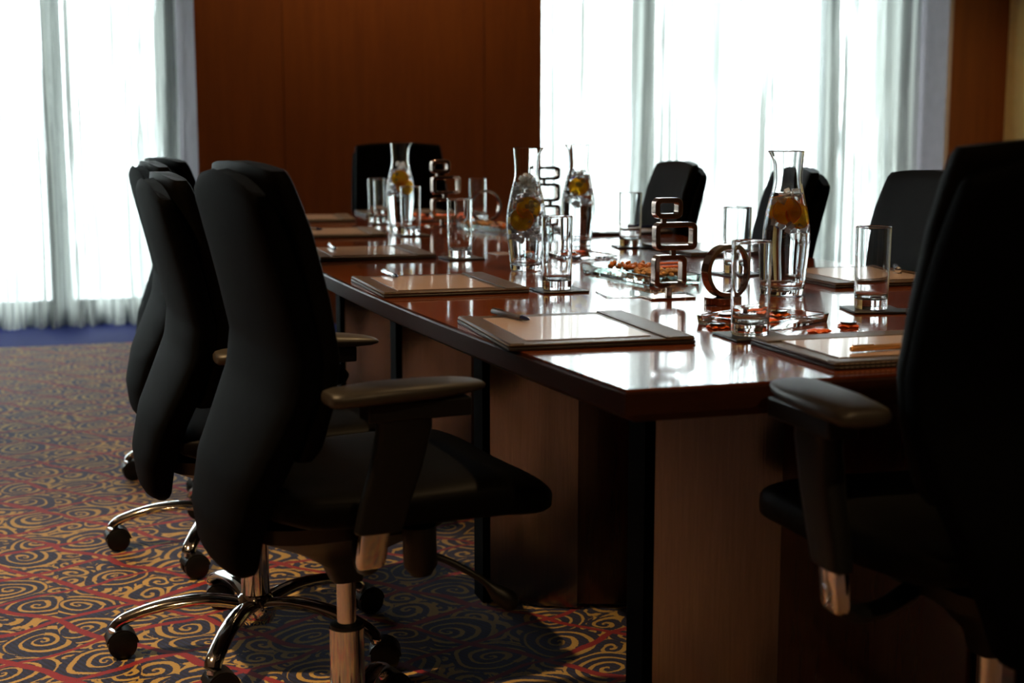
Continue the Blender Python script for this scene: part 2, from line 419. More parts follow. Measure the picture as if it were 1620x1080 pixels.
# sheer curtains
def curtain(x0, x1, y, seed, label, pitch=.125, amp=.058):
    rnd = random.Random(seed); bm = bmesh.new()
    n = int((x1 - x0) / .008); zs = [0.004, .02, .05, .09, .25, .5, .9, 1.4, 1.9, 2.35, 2.62]
    ph = [rnd.uniform(0, 6.28) for _ in range(6)]
    fr = [2 * PI / pitch, 2 * PI / (pitch * .43), 2 * PI / (pitch * 2.7), 2 * PI / (pitch * .27)]
    rows = []
    for z in zs:
        row = []
        g = 1 - z / 2.62
        for i in range(n + 1):
            x = x0 + (x1 - x0) * i / n
            s = x + .028 * math.sin(1.7 * z + x * 5 + ph[4]) * g + .02 * math.sin(2.9 * x + ph[5]) * g
            d = amp * (math.sin(fr[0] * s + ph[0] + 1.6 * math.sin(fr[2] * s + ph[2])) * .75
                       + .34 * math.sin(fr[1] * s + ph[1]) * (.6 + .4 * math.sin(fr[2] * s * 1.3)) + .20 * math.sin(fr[3] * s + ph[3] + 1.2 * math.sin(fr[2] * 1.7 * s)))
            if z < .05: d += .012 * math.sin(fr[3] * s * 1.1)
            row.append(bm.verts.new((x, y + d * (1.0 + .35 * g), z)))
        rows.append(row)
    for a, c in zip(rows, rows[1:]):
        for i in range(n): bm.faces.new((a[i], a[i + 1], c[i + 1], c[i]))
    return tag(obj('sheer_curtain', bm, 'sheer', angle=180), label, 'curtain', 'white sheer curtains')
curtain(-2.86, .098, 8.31, 3, 'wide white sheer curtain panel over the left window, reaching to the blue carpet border', .11, .06)
curtain(.101, .648, 8.33, 5, 'narrow white sheer curtain panel between the left window mullion and the timber pier', .12)
curtain(2.715, 4.088, 8.31, 11, 'white sheer curtain panel directly right of the timber pier', .19)
curtain(4.091, 5.415, 8.31, 23, 'white sheer curtain panel beside the lavender reveal at the right window', .16)

# recessed warm downlights, with added ones for the table and timber wall
spots = [(-1.0, 2.72, 420, 'beside the near left chairs'), (-.75, -.3, 45, 'left behind the viewer'), (-2.4, 4.6, 40, 'toward the left window'), (3.4, 2.4, 18, 'on the right side of the room'),
         (3.4, -.3, 18, 'right behind the viewer'), (5.25, 6.4, 95, 'beside the beige right wall'), (1.1, -.1, 85, 'above the near head of the table'),
         (1.30, 2.75, 170, 'added to brighten the near half of the table'), (1.30, 4.75, 130, 'added to brighten the far half of the table'),  # unseen lamps, added to brighten the things on the tabletop
         (1.15, 7.25, 52, 'added to brighten the left half of the timber wall'), (2.25, 7.25, 52, 'added to brighten the right half of the timber wall')]  # unseen wall washers, added because the timber came out too dark
for i, (x, y, e_, where) in enumerate(spots):
    r_ = root('downlight', (x, y, ZC))
    tag(r_, 'round recessed warm ceiling downlight ' + where, 'lamp', 'recessed downlights')
    obj('trim_ring', lathe(bmesh.new(), [(.045, -.001), (.065, -.001), (.067, -.006), (.045, -.012), (.045, -.001)], 32), 'lamp_trim', r_)
    obj('lens', lathe(bmesh.new(), [(0, -.004), (.044, -.004), (.044, -.001), (0, -.001)], 24), 'lamp', r_)
    l = bpy.data.lights.new('downlight_bulb', 'SPOT'); l.energy = e_ * .65; l.color = (1, .66, .32); l.spot_size = rad(88 if i == 0 else 62 if 'half of the table' in where else 130); l.spot_blend = .6; l.shadow_soft_size = .03
    o = bpy.data.objects.new('downlight_bulb', l); COL.objects.link(o); o.parent = r_; o.location = (0, 0, -.03)

# ------------------------------------------------------------------ table
TC, T0, T1, TZ = 1.29, 1.77, 6.03, .75
def hw(y, inset=0): return .57 - inset + .115 * (1 - ((y - 3.9) / 2.13) ** 2)
def plan(inset):
    ys = [T0 + inset + (T1 - T0 - 2 * inset) * i / 30 for i in range(31)]
    L = [(TC - hw(y, inset), y) for y in ys]; R = [(TC + hw(y, inset), y) for y in reversed(ys)]
    return R + L
tbl = root('conference_table', (TC, 3.9, 0))
tag(tbl, 'long boat-shaped glossy mahogany conference table on steel-clad pedestals', 'table')
def tobj(name, bm, mat, **k):
    bmesh.ops.translate(bm, verts=bm.verts, vec=(-TC, -3.9, 0)); return obj(name, bm, mat, tbl, **k)
bm = bmesh.new(); prism(bm, plan(.003), TZ - .004, TZ)
top = obj('tabletop', bm, 'table_wood', smooth=False)
for v_ in top.data.vertices: pass
top.parent = tbl; top.matrix_parent_inverse = Matrix.Translation((-TC, -3.9, 0))
bm = bmesh.new()
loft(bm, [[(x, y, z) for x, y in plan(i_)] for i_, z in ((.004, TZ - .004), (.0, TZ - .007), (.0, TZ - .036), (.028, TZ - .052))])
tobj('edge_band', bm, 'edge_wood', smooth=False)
UZ = TZ - .052
def pedestal(y):
    def front(t): return y - .165 * (1 - t * t)        # t in -1..1
    W = .38
    core = bmesh.new()
    pts = [(TC + W * t * .995, front(t) + .008) for t in [i / 20 - 1 for i in range(41)]]
    pts = [p for p in pts if abs(p[0] - TC) <= W * .99]
    prism(core, pts + [(TC + W * .99, y + .05), (TC - W * .99, y + .05)], 0.012, UZ)
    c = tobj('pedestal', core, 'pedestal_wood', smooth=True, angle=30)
    for s in (-1, 1):
        p = bmesh.new(); ts = [1 - .49 * i / 14 for i in range(15)]
        a = [(TC + s * W * t, front(t) - .003) for t in ts]; q = [(TC + s * W * t, front(t) + .006) for t in reversed(ts)]
        prism(p, a + q, .006, UZ)
        o = tobj('steel_cladding', p, 'steel', smooth=True, angle=30); o.parent = c
        e_ = bmesh.new(); box(e_, TC + s * W - .008, TC + s * W + .012, y - .012, y + .06, 0.0, UZ)
        o = tobj('black_edge_post', e_, 'leather', smooth=False); o.parent = c
for y in (2.14, 3.10, 3.99, 4.86): pedestal(y)

# ------------------------------------------------------------------ office chair (faces +X, origin on floor under the column)
def make_chair(lift=0.0, leg0=30):
    r = root('office_chair', (0, 0, 0))
    L = lift
    # back shell: stations z -> rear x, front x, half width
    sh = [(.400, -.216, -.200, .095), (.406, -.226, -.196, .118), (.42, -.234, -.190, .138), (.48, -.240, -.183, .158), (.56, -.222, -.160, .185), (.63, -.190, -.132, .207),
          (.70, -.160, -.108, .222), (.76, -.152, -.104, .224), (.85, -.172, -.122, .220), (.93, -.192, -.144, .214), (1.0, -.206, -.166, .208), (1.032, -.209, -.176, .205), (1.040, -.205, -.182, .202)]
    def station(tab, z): return interp(tab, z)
    zs = [.400 + .640 * i / 50 for i in range(51)]
    def shell_ring(z):
        rx, fx, w = station(sh, z); a = (fx - rx) / 2; c = (fx + rx) / 2
        return [(c + px + .012 * (py / w) ** 2, py, z + L - .036 * max(0, (z - .90) / .14) ** 1.5 * (py / w) ** 2) for px, py in sell(6, a, w, 48)]
    obj('backrest_shell', loft(bmesh.new(), [shell_ring(z) for z in zs]), 'leather', r, angle=50)
    cu = [(.60, -.150, -.118, .190), (.62, -.146, -.103, .203), (.70, -.125, -.082, .213), (.76, -.120, -.076, .216), (.85, -.135, -.088, .211), (.95, -.155, -.112, .205), (1.02, -.176, -.134, .200), (1.046, -.184, -.144, .197), (1.052, -.181, -.150, .193)]
    zc = [.60 + .452 * i / 36 for i in range(37)]
    def cu_ring(z):
        rx, fx, w = station(cu, z); a = (fx - rx) / 2; c = (fx + rx) / 2
        return [(c + px + .014 * (py / w) ** 2, py, z + L - .012 * max(0, (z - .95) / .1) * (py / w) ** 2) for px, py in sell(5.5, a, w, 48)]
    obj('backrest_cushion', loft(bmesh.new(), [cu_ring(z) for z in zc]), 'leather_dark', r, angle=50)
    # seat: stations x -> half width, top z, bottom z
    se = [(-.175, .15, .535, .515), (-.165, .19, .548, .50), (-.12, .22, .556, .485), (0, .238, .556, .478), (.12, .240, .560, .476), (.20, .238, .562, .474), (.24, .232, .556, .470), (.272, .222, .544, .468), (.291, .205, .528, .474), (.300, .185, .512, .488)]
    xs = [-.175 + .475 * i / 40 for i in range(41)]
    def seat_ring(x):
        w, zt, zb = interp(se, x); a = (zt - zb) / 2; c = (zt + zb) / 2
        return [(x, py, c + pz + L + (.012 * (abs(py) / w) ** 2 - .010 if pz > 0 else 0)) for py, pz in sell(3.4, w, a, 40)]
    obj('seat', loft(bmesh.new(), [seat_ring(x) for x in xs]), 'leather_dark', r, angle=60)
    # mechanism
    me_ = bmesh.new()
    st = [(.482, .17, .155), (.455, .165, .145), (.43, .12, .10), (.405, .075, .06), (.375, .035, .035), (.345, .026, .026)]
    loft(me_, [[(px - .02 * (z - .345) / .137, py, z + L) for px, py in sell(4, a, b_, 28)] for z, a, b_ in st])
    mech = obj('tilt_mechanism', me_, 'plastic', r)
    bb = bmesh.new(); tube(bb, smoothpts([(-.08, 0, .445 + L), (-.13, 0, .465 + L), (-.165, 0, .53 + L), (-.145, 0, .61 + L)], 4), [.05] * 13, 12, .3)
    obj('back_support', bb, 'plastic', r)
    k = bmesh.new()
    tube(k, [(.062, -.19, .48 + L), (.064, -.19, .415 + L), (.066, -.19, .400 + L)], [.027, .027, .017], 16)
    obj('tension_knob', k, 'plastic', mech)
    lv = bmesh.new()
    tube(lv, smoothpts([(.07, -.17, .430 + L), (.105, -.20, .420 + L), (.15, -.225, .393 + L), (.175, -.235, .370 + L), (.205, -.245, .345 + L)], 4),
         [.006] * 10 + [.007, .009, .013, .016, .017, .016, .010], 12)
    obj('lever', lv, 'plastic', mech)
    # arms
    for s in (-1, 1):
        y = s * .275
        ar = bmesh.new()
        ps = [(.690, .004, .045, .020), (.66, .008, .042, .019), (.60, -.006, .040, .018), (.54, -.026, .038, .017), (.503, -.036, .036, .016)]
        loft(ar, [[(cx + px, y + py, z + L) for px, py in sell(4, a, b_, 24)] for z, cx, a, b_ in ps])
        box(ar, -.055, .11, y - .022, y + .022, .674 + L, .702 + L)
        a_ = obj('armrest', ar, 'plastic', r, bevel=.003)
        pd = bmesh.new(); rings = []
        pt = [(-.112, .026, .008), (-.108, .034, .0115), (-.094, .040, .0135), (-.03, .045, .0145), (.05, .044, .0135), (.10, .039, .011), (.130, .031, .008), (.142, .023, .005), (.146, .015, .002)]
        for x, w, h in pt:
            zc_ = .710 + .006 * math.sin((x + .125) / .285 * PI) + max(0, (x - .05)) * .02
            rings.append([(x, y + py - s * .03 * max(0, (x - .03)) / .13, zc_ + pz + L) for py, pz in sell(2.8, w, h, 24)])
        obj('arm_pad', loft(pd, rings), 'pad', a_, angle=60)
        cb = bmesh.new()
        loft(cb, [[(cx + px, y + py, z + L) for px, py in sell(5, a, b_, 24)] for z, cx, a, b_ in ((.510, -.040, .023, .0125), (.458, -.048, .022, .012), (.450, -.049, .019, .010))])
        obj('arm_bracket', cb, 'chrome', a_)
        ln = bmesh.new(); tube(ln, smoothpts([(-.046, y, .466 + L), (-.044, y - s * .03, .440 + L), (-.03, y - s * .09, .440 + L), (-.008, s * .12, .46 + L)], 4), .017, 10, .7)
        obj('arm_link', ln, 'plastic', a_)
    # column
    co = bmesh.new(); lathe(co, [(0, .085), (.030, .085), (.030, .26), (.026, .262), (0, .262)], 28)
    c_ = obj('gas_column', co, 'chrome', r)
    rd = bmesh.new(); lathe(rd, [(0, .25), (.0165, .25), (.0165, .36 + L), (0, .36 + L)], 24)
    obj('column_rod', rd, 'chrome', c_)
    cl = bmesh.new(); lathe(cl, [(.017, .258), (.0285, .258), (.0285, .266), (.017, .27), (.017, .258)], 24); obj('column_collar', cl, 'plastic', c_)
    # star base
    hb = bmesh.new(); lathe(hb, [(0, .060), (.036, .060), (.043, .075), (.040, .112), (.031, .122), (.0, .122)], 28)
    hub = obj('base_hub', hb, 'chrome', r)
    for k in range(5):
        a = rad(leg0 + 72 * k); c, s = math.cos(a), math.sin(a)
        pr = smoothpts([(.025, 0, .098), (.10, 0, .112), (.19, 0, .106), (.262, 0, .086), (.290, 0, .070), (.297, 0, .054)], 4)
        pts = [(p.x * c, p.x * s, p.z) for p in pr]
        lg = bmesh.new(); n = len(pts)
        tube(lg, pts, [.022 - .005 * (i / n) for i in range(n)], 14, .62)
        leg = obj('base_leg', lg, 'chrome', r)
        cs = bmesh.new(); cx, cy = .297 * c, .297 * s
        sw = rad(14 * math.sin(2.3 * k + leg0)) + PI; dx, dy = math.cos(sw), math.sin(sw)
        ox, oy = cx - dx * .016, cy - dy * .016
        mt = Matrix.Translation((ox, oy, .030)) @ Matrix.Rotation(sw, 4, 'Z') @ Matrix.Rotation(rad(90), 4, 'X') @ Matrix.Scale(1.11, 4)
        for z0 in (-.026, .006):
            v0 = len(cs.verts); w_ = bmesh.new()
            lathe(w_, [(0, 0), (.020, 0), (.0265, .003), (.027, .010), (.0265, .017), (.020, .020), (0, .020)], 36)
            bmesh.ops.transform(w_, matrix=mt @ Matrix.Translation((0, 0, z0)), verts=w_.verts)
            tmp = bpy.data.meshes.new('tmp'); w_.to_mesh(tmp); w_.free(); cs.from_mesh(tmp); bpy.data.meshes.remove(tmp)
        # hood between and over the wheels
        hr = []
        for q in range(21):
            an = rad(15 + 160 * q / 20); hr.append((math.cos(an), math.sin(an)))
        M4 = Matrix.Translation((ox, oy, .030)) @ Matrix.Rotation(sw, 4, 'Z')
        ring = []
        for (hx, hz) in hr:
            ring.append([M4 @ Vector((hx * rr, yy, hz * rr)) for rr, yy in ((.0335, -.024), (.0335, .024), (.027, .024), (.027, -.024))])
        loft(cs, ring)
        box(cs, -.008, .008, -.008, .008, 0, .03, Matrix.Translation((cx, cy, .030)))
        obj('caster', cs, 'plastic', leg)
    return r
def chair(x, y, rz, lift, label, leg0=30, src=None):
    c = make_chair(lift, leg0); c.location = (x, y, 0); c.rotation_euler = (0, 0, rad(rz))
    return tag(c, label, 'chair', 'high-backed black leather office chairs around the table')
chair(.432, 2.31, 7, 0, 'black leather swivel office chair nearest on the left side, its full armrest and seat showing', 59)
chair(.358, 2.96, 3, -.035, 'black leather office chair second along the left side, its whole chrome star base showing', 27)
chair(.380, 3.76, 3, -.03, 'black leather office chair third along the left side, tucked behind two nearer chairs', 27)
chair(.455, 4.55, 12, -.035, 'farthest black leather office chair on the left side, only its top and one caster showing', 20)
chair(1.89, 3.06, 175, -.05, 'black leather office chair across the table behind the right-hand tumbler', 10)
chair(1.915, 3.80, 168, -.06, 'black leather office chair across the table behind the nearest carafe', 10)
chair(1.925, 4.66, 175, -.06, 'farthest black leather office chair on the window side, behind the stacked-loop ornament', 10)
chair(1.48, 6.30, 268, -.01, 'black leather office chair alone at the far head of the table by the timber wall', 20)
chair(1.20, 1.60, 90, .04, 'big black leather office chair in the foreground, cut by the right frame edge', 20)

# ------------------------------------------------------------------ things on the table
Z = TZ + .0003
def blotter(x, y, rz, label, w=.32, d=.36, gold=False):
    """x = far/inner direction width, y = along the table edge; sitter's side at -x"""
    r = root('desk_blotter', (x, y, Z), rad(rz)); tag(r, label, 'desk blotter', 'brown leather desk blotters')
    lo = B(-w / 2, w / 2, -d / 2, d / 2, 0, .0055); obj('base_board', lo, 'blotter_dark', r, bevel=.0015)
    up = B(-w / 2 + .001, w / 2 - .001, -d / 2 + .001, d / 2 - .001, .0062, .0105); obj('top_board', up, 'blotter', r, bevel=.0015)
    fr = bmesh.new()
    # raised side rails and corner slots that hold the paper
    box(fr, w / 2 - .052, w / 2 - .002, -d / 2 + .003, d / 2 - .003, .0105, .0128)
    obj('side_rail', fr, 'blotter', r, bevel=.0008)
    obj('side_rail', B(-w / 2 + .002, -w / 2 + .026, -d / 2 + .003, d / 2 - .003, .0105, .0122), 'blotter', r, bevel=.0008)
    n = 40; ts = [-d / 2 + .006 + (d - .012) * k / n for k in range(n)]
    for xx in (w / 2 - .048, w / 2 - .006):
        st = bmesh.new()
        for t in ts: box(st, xx, xx + .0008, t, t + .0055, .0127, .0131)
        obj('stitching', st, 'stitch', r, smooth=False)
    for zz in (.003, .008):
        st = bmesh.new()
        for t in ts: box(st, -w / 2 - .0004, -w / 2 + .0012, t, t + .0055, zz, zz + .0008)
        obj('stitching', st, 'stitch', r, smooth=False)
    return r
def paper(x, y, rz, label, w=.215, d=.28, z=.0132):
    return tag(obj('note_paper', B(-w / 2, w / 2, -d / 2, d / 2, 0, .0012), 'paper', smooth=False, loc=(x, y, TZ + z - .0020), rot=(0, 0, rad(rz))), label, 'paper', 'note paper in the desk blotters')
def pen(x, y, rz, label, mat='pen_silver', cap='pen_blue', z=.0128, r0=.0052, ln=.138):
    p = root('pen', (x, y, TZ + z + r0), rad(rz)); tag(p, label, 'pen', 'pens on the desk blotters')
    bm = bmesh.new(); tube(bm, [(-ln / 2, 0, 0), (-ln / 2 + .003, 0, 0), (-.01, 0, 0), (ln / 2 - .028, 0, 0)], [.0035, r0, r0, r0 * .96], 16); obj('barrel', bm, mat, p)
    bm = bmesh.new(); tube(bm, [(ln / 2 - .028, 0, 0), (ln / 2 - .012, 0, 0), (ln / 2 - .004, 0, 0), (ln / 2, 0, 0)], [r0 * .9, r0 * .75, .0022, .0008], 16); obj('tip', bm, cap, p)
    bm = bmesh.new(); box(bm, -ln / 2 + .004, -ln / 2 + .042, -.0012, .0012, r0, r0 + .0016); obj('clip', bm, mat, p)
    return p
def coaster(x, y, rz, label):
    return tag(obj('coaster', B(-.052, .052, -.052, .052, 0, .0045), 'coaster', bevel=.0015, loc=(x, y, Z), rot=(0, 0, rad(rz))), label, 'coaster', 'square black leather coasters')
tum_me = None
def tumbler(x, y, label, z=.0050, h=.160):
    global tum_me
    if tum_me is None:
        bm = bmesh.new()
        out_ = [(0, 0), (.026, 0), (.0305, .0006), (.0316, .002), (.0320, .004), (.0321, .008), (.0325, .03), (.0330, .055), (.0335, .08), (.0339, .12), (.0341, .145), (.0342, .155), (.03422, .1585), (.0340, .1596), (.0334, .1600), (.0328, .1596), (.03262, .1585), (.0326, .155), (.0325, .145), (.0323, .12), (.0319, .08), (.0314, .055), (.0306, .032), (.0292, .0245), (.0265, .0205), (.018, .0183), (.008, .0178), (0, .0177)]
        lathe(bm, out_, 48); tum_me = obj('glass_tumbler', bm, 'glass', angle=50); o = tum_me
    else:
        o = tum_me.copy(); COL.objects.link(o)
    o.location = (x, y, TZ + z); return tag(o, label, 'glass', 'straight clear glass tumblers')

blotters = [
 (.835, 2.31, -2, 'nearest brown leather desk blotter on the left side, a brown pen lying on it'),
 (.795, 3.085, 0, 'brown leather desk blotter second on the left side, silver pen at its far left corner'),
 (.815, 3.95, -1, 'brown leather desk blotter third on the left side, beside the lone tumbler behind'),
 (.865, 4.76, -4, 'brown leather desk blotter fourth along the left side, below the far-left carafe'),
 (.930, 5.58, -6, 'farthest brown leather desk blotter on the left side, near the head chair'),
]
tl = ['near-left desk blotter with brown pen', 'second desk blotter on the left side', 'third desk blotter on the left side', 'fourth desk blotter on the left side', 'farthest left desk blotter']
for (x, y, rz, lab), t_ in zip(blotters, tl):
    blotter(x, y, rz, lab); paper(x - .015, y - .005, rz, 'cream sheet of note paper in the ' + t_)
pen(.765, 2.435, -78, 'brown pen with dark blue tip on the nearest left desk blotter', 'blotter')
pen(.722, 3.235, -88, 'silver pen with dark tip on the second left desk blotter')
pen(.735, 4.05, -92, 'silver pen on the third left desk blotter')
pen(.80, 4.83, -60, 'small silver pen on the fourth left desk blotter')
blotter(1.25, 1.955, 90, 'brown leather desk blotter at the near head of the table, gold pen on it', .27, .36)
paper(1.25, 1.955, 90, 'white note paper in the desk blotter at the near head of the table', .19, .30)
pen(1.225, 1.900, 4, 'slim gold pen at the near head of the table', 'pen_gold', 'pen_gold', .0132, .0048, .17)
RB = [(1.79, 2.96, 180, 'brown leather desk blotter on the window side behind the right-hand tumbler', 'desk blotter behind the right-hand tumbler'),
      (1.815, 3.78, 180, 'dark leather desk blotter on the window side right of the stacked-loop ornament', 'desk blotter right of the stacked-loop ornament'),
      (1.80, 4.60, 182, 'dark leather desk blotter farthest along the window side', 'desk blotter farthest along the window side')]
for x, y, rz, lab, t_ in RB: blotter(x, y, rz, lab); paper(x + .01, y, rz, 'white note paper in the ' + t_)
blotter(1.36, 5.84, 268, 'far-end leather desk blotter laid before the head chair', .28, .36); paper(1.36, 5.84, 268, 'note paper in the far-end desk blotter', .2, .28)
pen(1.915, 2.985, 60, 'broad silver pen behind the right-hand tumbler', 'pen_silver', 'pen_silver', .0128, .008, .13)
pen(1.90, 4.55, 20, 'dark pen on the farthest desk blotter of the window side', 'pen_blue', 'pen_blue')

CO = [(1.112, 2.165, -2, 'on the nearest coaster, in front of the ring ornament', 'nearest black coaster, touching the near-left desk blotter'),
      (1.030, 2.925, 0, 'second along the left side, in front of the iced carafe', 'black coaster at the right corner of the second left desk blotter'),
      (1.036, 3.745, 2, 'standing alone, third along the left side', 'black coaster at the right corner of the third left desk blotter'),
      (1.108, 4.62, 0, 'overlapping the far-left carafe', 'black coaster in front of the far-left carafe'),
      (1.150, 5.240, -6, 'just left of the far-left carafe, nearer of the two there', 'black coaster left behind the far-left carafe'),
      (1.500, 2.415, -14, 'at the right, before the dark chair back', 'black coaster under the right-hand tumbler'),
      (1.565, 3.130, 4, 'half hidden behind the nearest tumbler', 'black coaster hidden behind the nearest tumbler'),
      (1.625, 3.960, -10, 'left of the stacked-loop ornament by the curtain', 'dark coaster beyond the stacked-loop ornament')]
for x, y, rz, a, c in CO:
    coaster(x, y, rz, c); tumbler(x - .005, y, 'clear glass tumbler ' + a)
tumbler(1.190, 5.56, 'clear glass tumbler farthest left, before the head chair', .0004)
tumbler(1.560, 5.40, 'clear glass tumbler standing behind the far ring ornament', .0004)
coaster(1.585, 2.345, -14, 'black coaster half hidden by the near head chair')

# carafes
OUTP = [(.036, 0), (.0395, .003), (.0412, .015), (.0445, .05), (.0490, .09), (.0505, .115), (.0490, .145), (.0440, .178), (.0375, .205), (.0320, .226), (.0298, .242), (.0302, .262), (.0318, .285), (.0332, .300), (.0336, .304)]
def dense(p, n=4): return [(q.x, q.y) for q in smoothpts([(r, z, 0) for r, z in p], n)]
OD = dense(OUTP)
def ir(z):
    for (r0, z0), (r1, z1) in zip(OD, OD[1:]):
        if z <= z1: return r0 + (r1 - r0) * (z - z0) / max(1e-6, z1 - z0) - .0026
    return OD[-1][0] - .0026
def carafe(x, y, spout, water_z, label, wl):
    a0 = rad(spout)
    def mod(t, z):
        d = (t - a0 + PI) % (2 * PI) - PI
        return .011 * math.exp(-(d / .33) ** 2) * max(0, (z - .280) / .025) ** 1.5 if z > .28 else 0
    inner = [(ir(z), z) for r, z in reversed(OD) if z > .018]
    prof = [(0, 0)] + OD + [(OD[-1][0] - .0013, .3055)] + inner + [(.030, .0150), (.018, .0125), (0, .012)]
    o = obj('glass_carafe', lathe(bmesh.new(), prof, 56, mod), 'glass', loc=(x, y, Z), angle=60)
    tag(o, label, 'carafe', 'clear glass carafes of orange water')
    wp = [(0, .0118), (.018, .0123), (.0303, .0148)] + [(ir(z) + .0003, z) for r, z in OD if .018 < z < water_z] + [(ir(water_z) + .0003, water_z), (0, water_z)]
    w = obj('water', lathe(bmesh.new(), wp, 56), 'water', loc=(x, y, Z), angle=60); tag(w, wl, 'water', kind='stuff')
def slice_(x, y, z, rx, rz, label, r=.0275):
    bm = bmesh.new(); lathe(bm, [(0, -.0028), (r - .002, -.0028), (r, -.0015), (r, .0015), (r - .002, .0028), (0, .0028)], 36)
    return tag(obj('orange_slice', bm, 'orange', loc=(x, y, Z + z), rot=(rad(rx), 0, rad(rz))), label, 'orange slice', 'orange slices in the carafes')
def ice(x, y, z0, z1, n, size, label, seed):
    rnd = random.Random(seed); bm = bmesh.new()
    for i in range(n):
        z = z0 + (z1 - z0) * (i + .5) / n; R = max(.004, ir(min(z, .3)) - size * 1.05); a = rnd.uniform(0, 6.28); q = R * math.sqrt(rnd.random())
        m4 = Matrix.Translation((q * math.cos(a), q * math.sin(a), z)) @ Matrix.Rotation(rnd.uniform(0, 6), 4, Vector((rnd.random(), rnd.random(), rnd.random() + .1)).normalized())
        s = size * rnd.uniform(.6, 1.0) * .62
        v0 = set(bm.verts); box(bm, -s, s, -s * rnd.uniform(.6, 1), s, -s * rnd.uniform(.5, 1), s, m4)
    return tag(obj('ice', bm, 'ice', smooth=False, loc=(x, y, Z), bevel=.0012, seg=1), label, 'ice', kind='stuff')
C1, C2, C3, C4 = (1.469, 2.715), (1.108, 3.395), (1.125, 4.86), (1.505, 4.10)
carafe(*C1, 162, .218, 'nearest glass carafe, tall, with a lump of orange at its shoulder', 'clear water in the nearest carafe')
carafe(*C2, -17, .222, 'glass carafe in the middle filled with crushed ice and two orange slices', 'iced water in the middle carafe')
carafe(*C3, -17, .215, 'far-left glass carafe in front of the head chair', 'water in the far-left carafe')
carafe(*C4, 162, .215, 'glass carafe against the bright curtain, behind the iced one', 'water in the carafe against the curtain')
def put(c, items, who):
    for i, (dx, dy, z, rx, rz, pos) in enumerate(items): slice_(c[0] + dx, c[1] + dy, z, rx, rz, 'orange slice ' + pos + ' in ' + who)
put(C1, [(-.010, -.018, .178, 82, -28, 'foremost, facing the viewer'), (.012, -.014, .168, 70, 20, 'right of the foremost one'), (-.004, .010, .182, 66, -50, 'tilted behind the others')], 'the nearest carafe')
put(C2, [(-.018, -.022, .128, 84, -30, 'lower of the two'), (-.002, -.022, .156, 80, -8, 'upper of the two')], 'the iced carafe')
put(C3, [(-.006, -.020, .182, 82, -10, 'upright at the shoulder'), (.010, -.008, .152, 70, 20, 'lower and tilted')], 'the far-left carafe')
put(C4, [(-.006, -.018, .178, 84, -18, 'round and facing the viewer')], 'the carafe against the curtain')
ice(*C1, .135, .222, 34, .013, 'ice pieces packed around the orange in the nearest carafe', 1)
ice(*C2, .075, .236, 120, .012, 'crushed ice filling the middle carafe', 2)
ice(*C3, .12, .235, 40, .012, 'ice at the shoulder of the far-left carafe', 3)
ice(*C4, .12, .225, 46, .012, 'crushed ice below the orange in the carafe against the curtain', 4)

# stacked-loop ornaments
def rrect(cx, cz, w, h, r, n=6):
    out_ = []
    for sx, sz, a0 in ((1, 1, 0), (-1, 1, 90), (-1, -1, 180), (1, -1, 270)):
        for i in range(n + 1):
            a = rad(a0 + 90 * i / n); out_.append((cx + sx * (w / 2 - r) + r * math.cos(a), cz + sz * (h / 2 - r) + r * math.sin(a)))
    return out_
def loop_mesh(bm, cx, cz, w, h, t, dep, r=.013):
    o_ = rrect(cx, cz, w, h, r); i_ = rrect(cx, cz, w - 2 * t, h - 2 * t, max(.002, r - t * .7)); n = len(o_)
    rings = [[(o_[k][0], -dep, o_[k][1]), (o_[k][0], dep, o_[k][1]), (i_[k][0], dep, i_[k][1]), (i_[k][0], -dep, i_[k][1])] for k in range(n)]
    return loft(bm, rings, closed=True)
def stacked(x, y, rz, label, loops, mirror=1, sc=1):
    r = root('stacked_loop_ornament', (x, y, Z), rad(rz)); r.scale = (sc, sc, sc); tag(r, label, 'ornament', 'metal stacked-loop ornaments')
    obj('base_plate', B(-.05, .05, -.028, .028, 0, .004), 'dark_chrome', r, bevel=.001)
    obj('post', B(-.006, .006, -.005, .005, .004, .024), 'dark_chrome', r, bevel=.0008)
    for cx, z0, w, h in loops:
        obj('loop', loop_mesh(bmesh.new(), cx * mirror, z0 + h / 2, w, h, .0105, .012), 'dark_chrome', r, bevel=.0015)
    for (a, c), px in zip(zip(loops, loops[1:]), (.008, -.014)):
        obj('link', B(px * mirror - .005, px * mirror + .005, -.005, .005, a[1] + a[3] - .001, c[1] + .001), 'dark_chrome', r)
    return r
LP = [(.000, .023, .072, .068), (.012, .101, .094, .058), (-.006, .167, .062, .043)]
stacked(1.205, 2.73, 0, 'bronze metal ornament of three stacked rounded loops, nearest and sharpest', LP)
stacked(1.585, 4.62, 0, 'dark stacked-loop ornament against the curtain between two carafes', [(.004, .023, .076, .072), (.0, .104, .080, .062), (.0, .176, .080, .046)], 1, 1.02)
stacked(1.325, 5.05, 4, 'far stacked-loop ornament in front of the head chair back', LP, 1, 1.15)
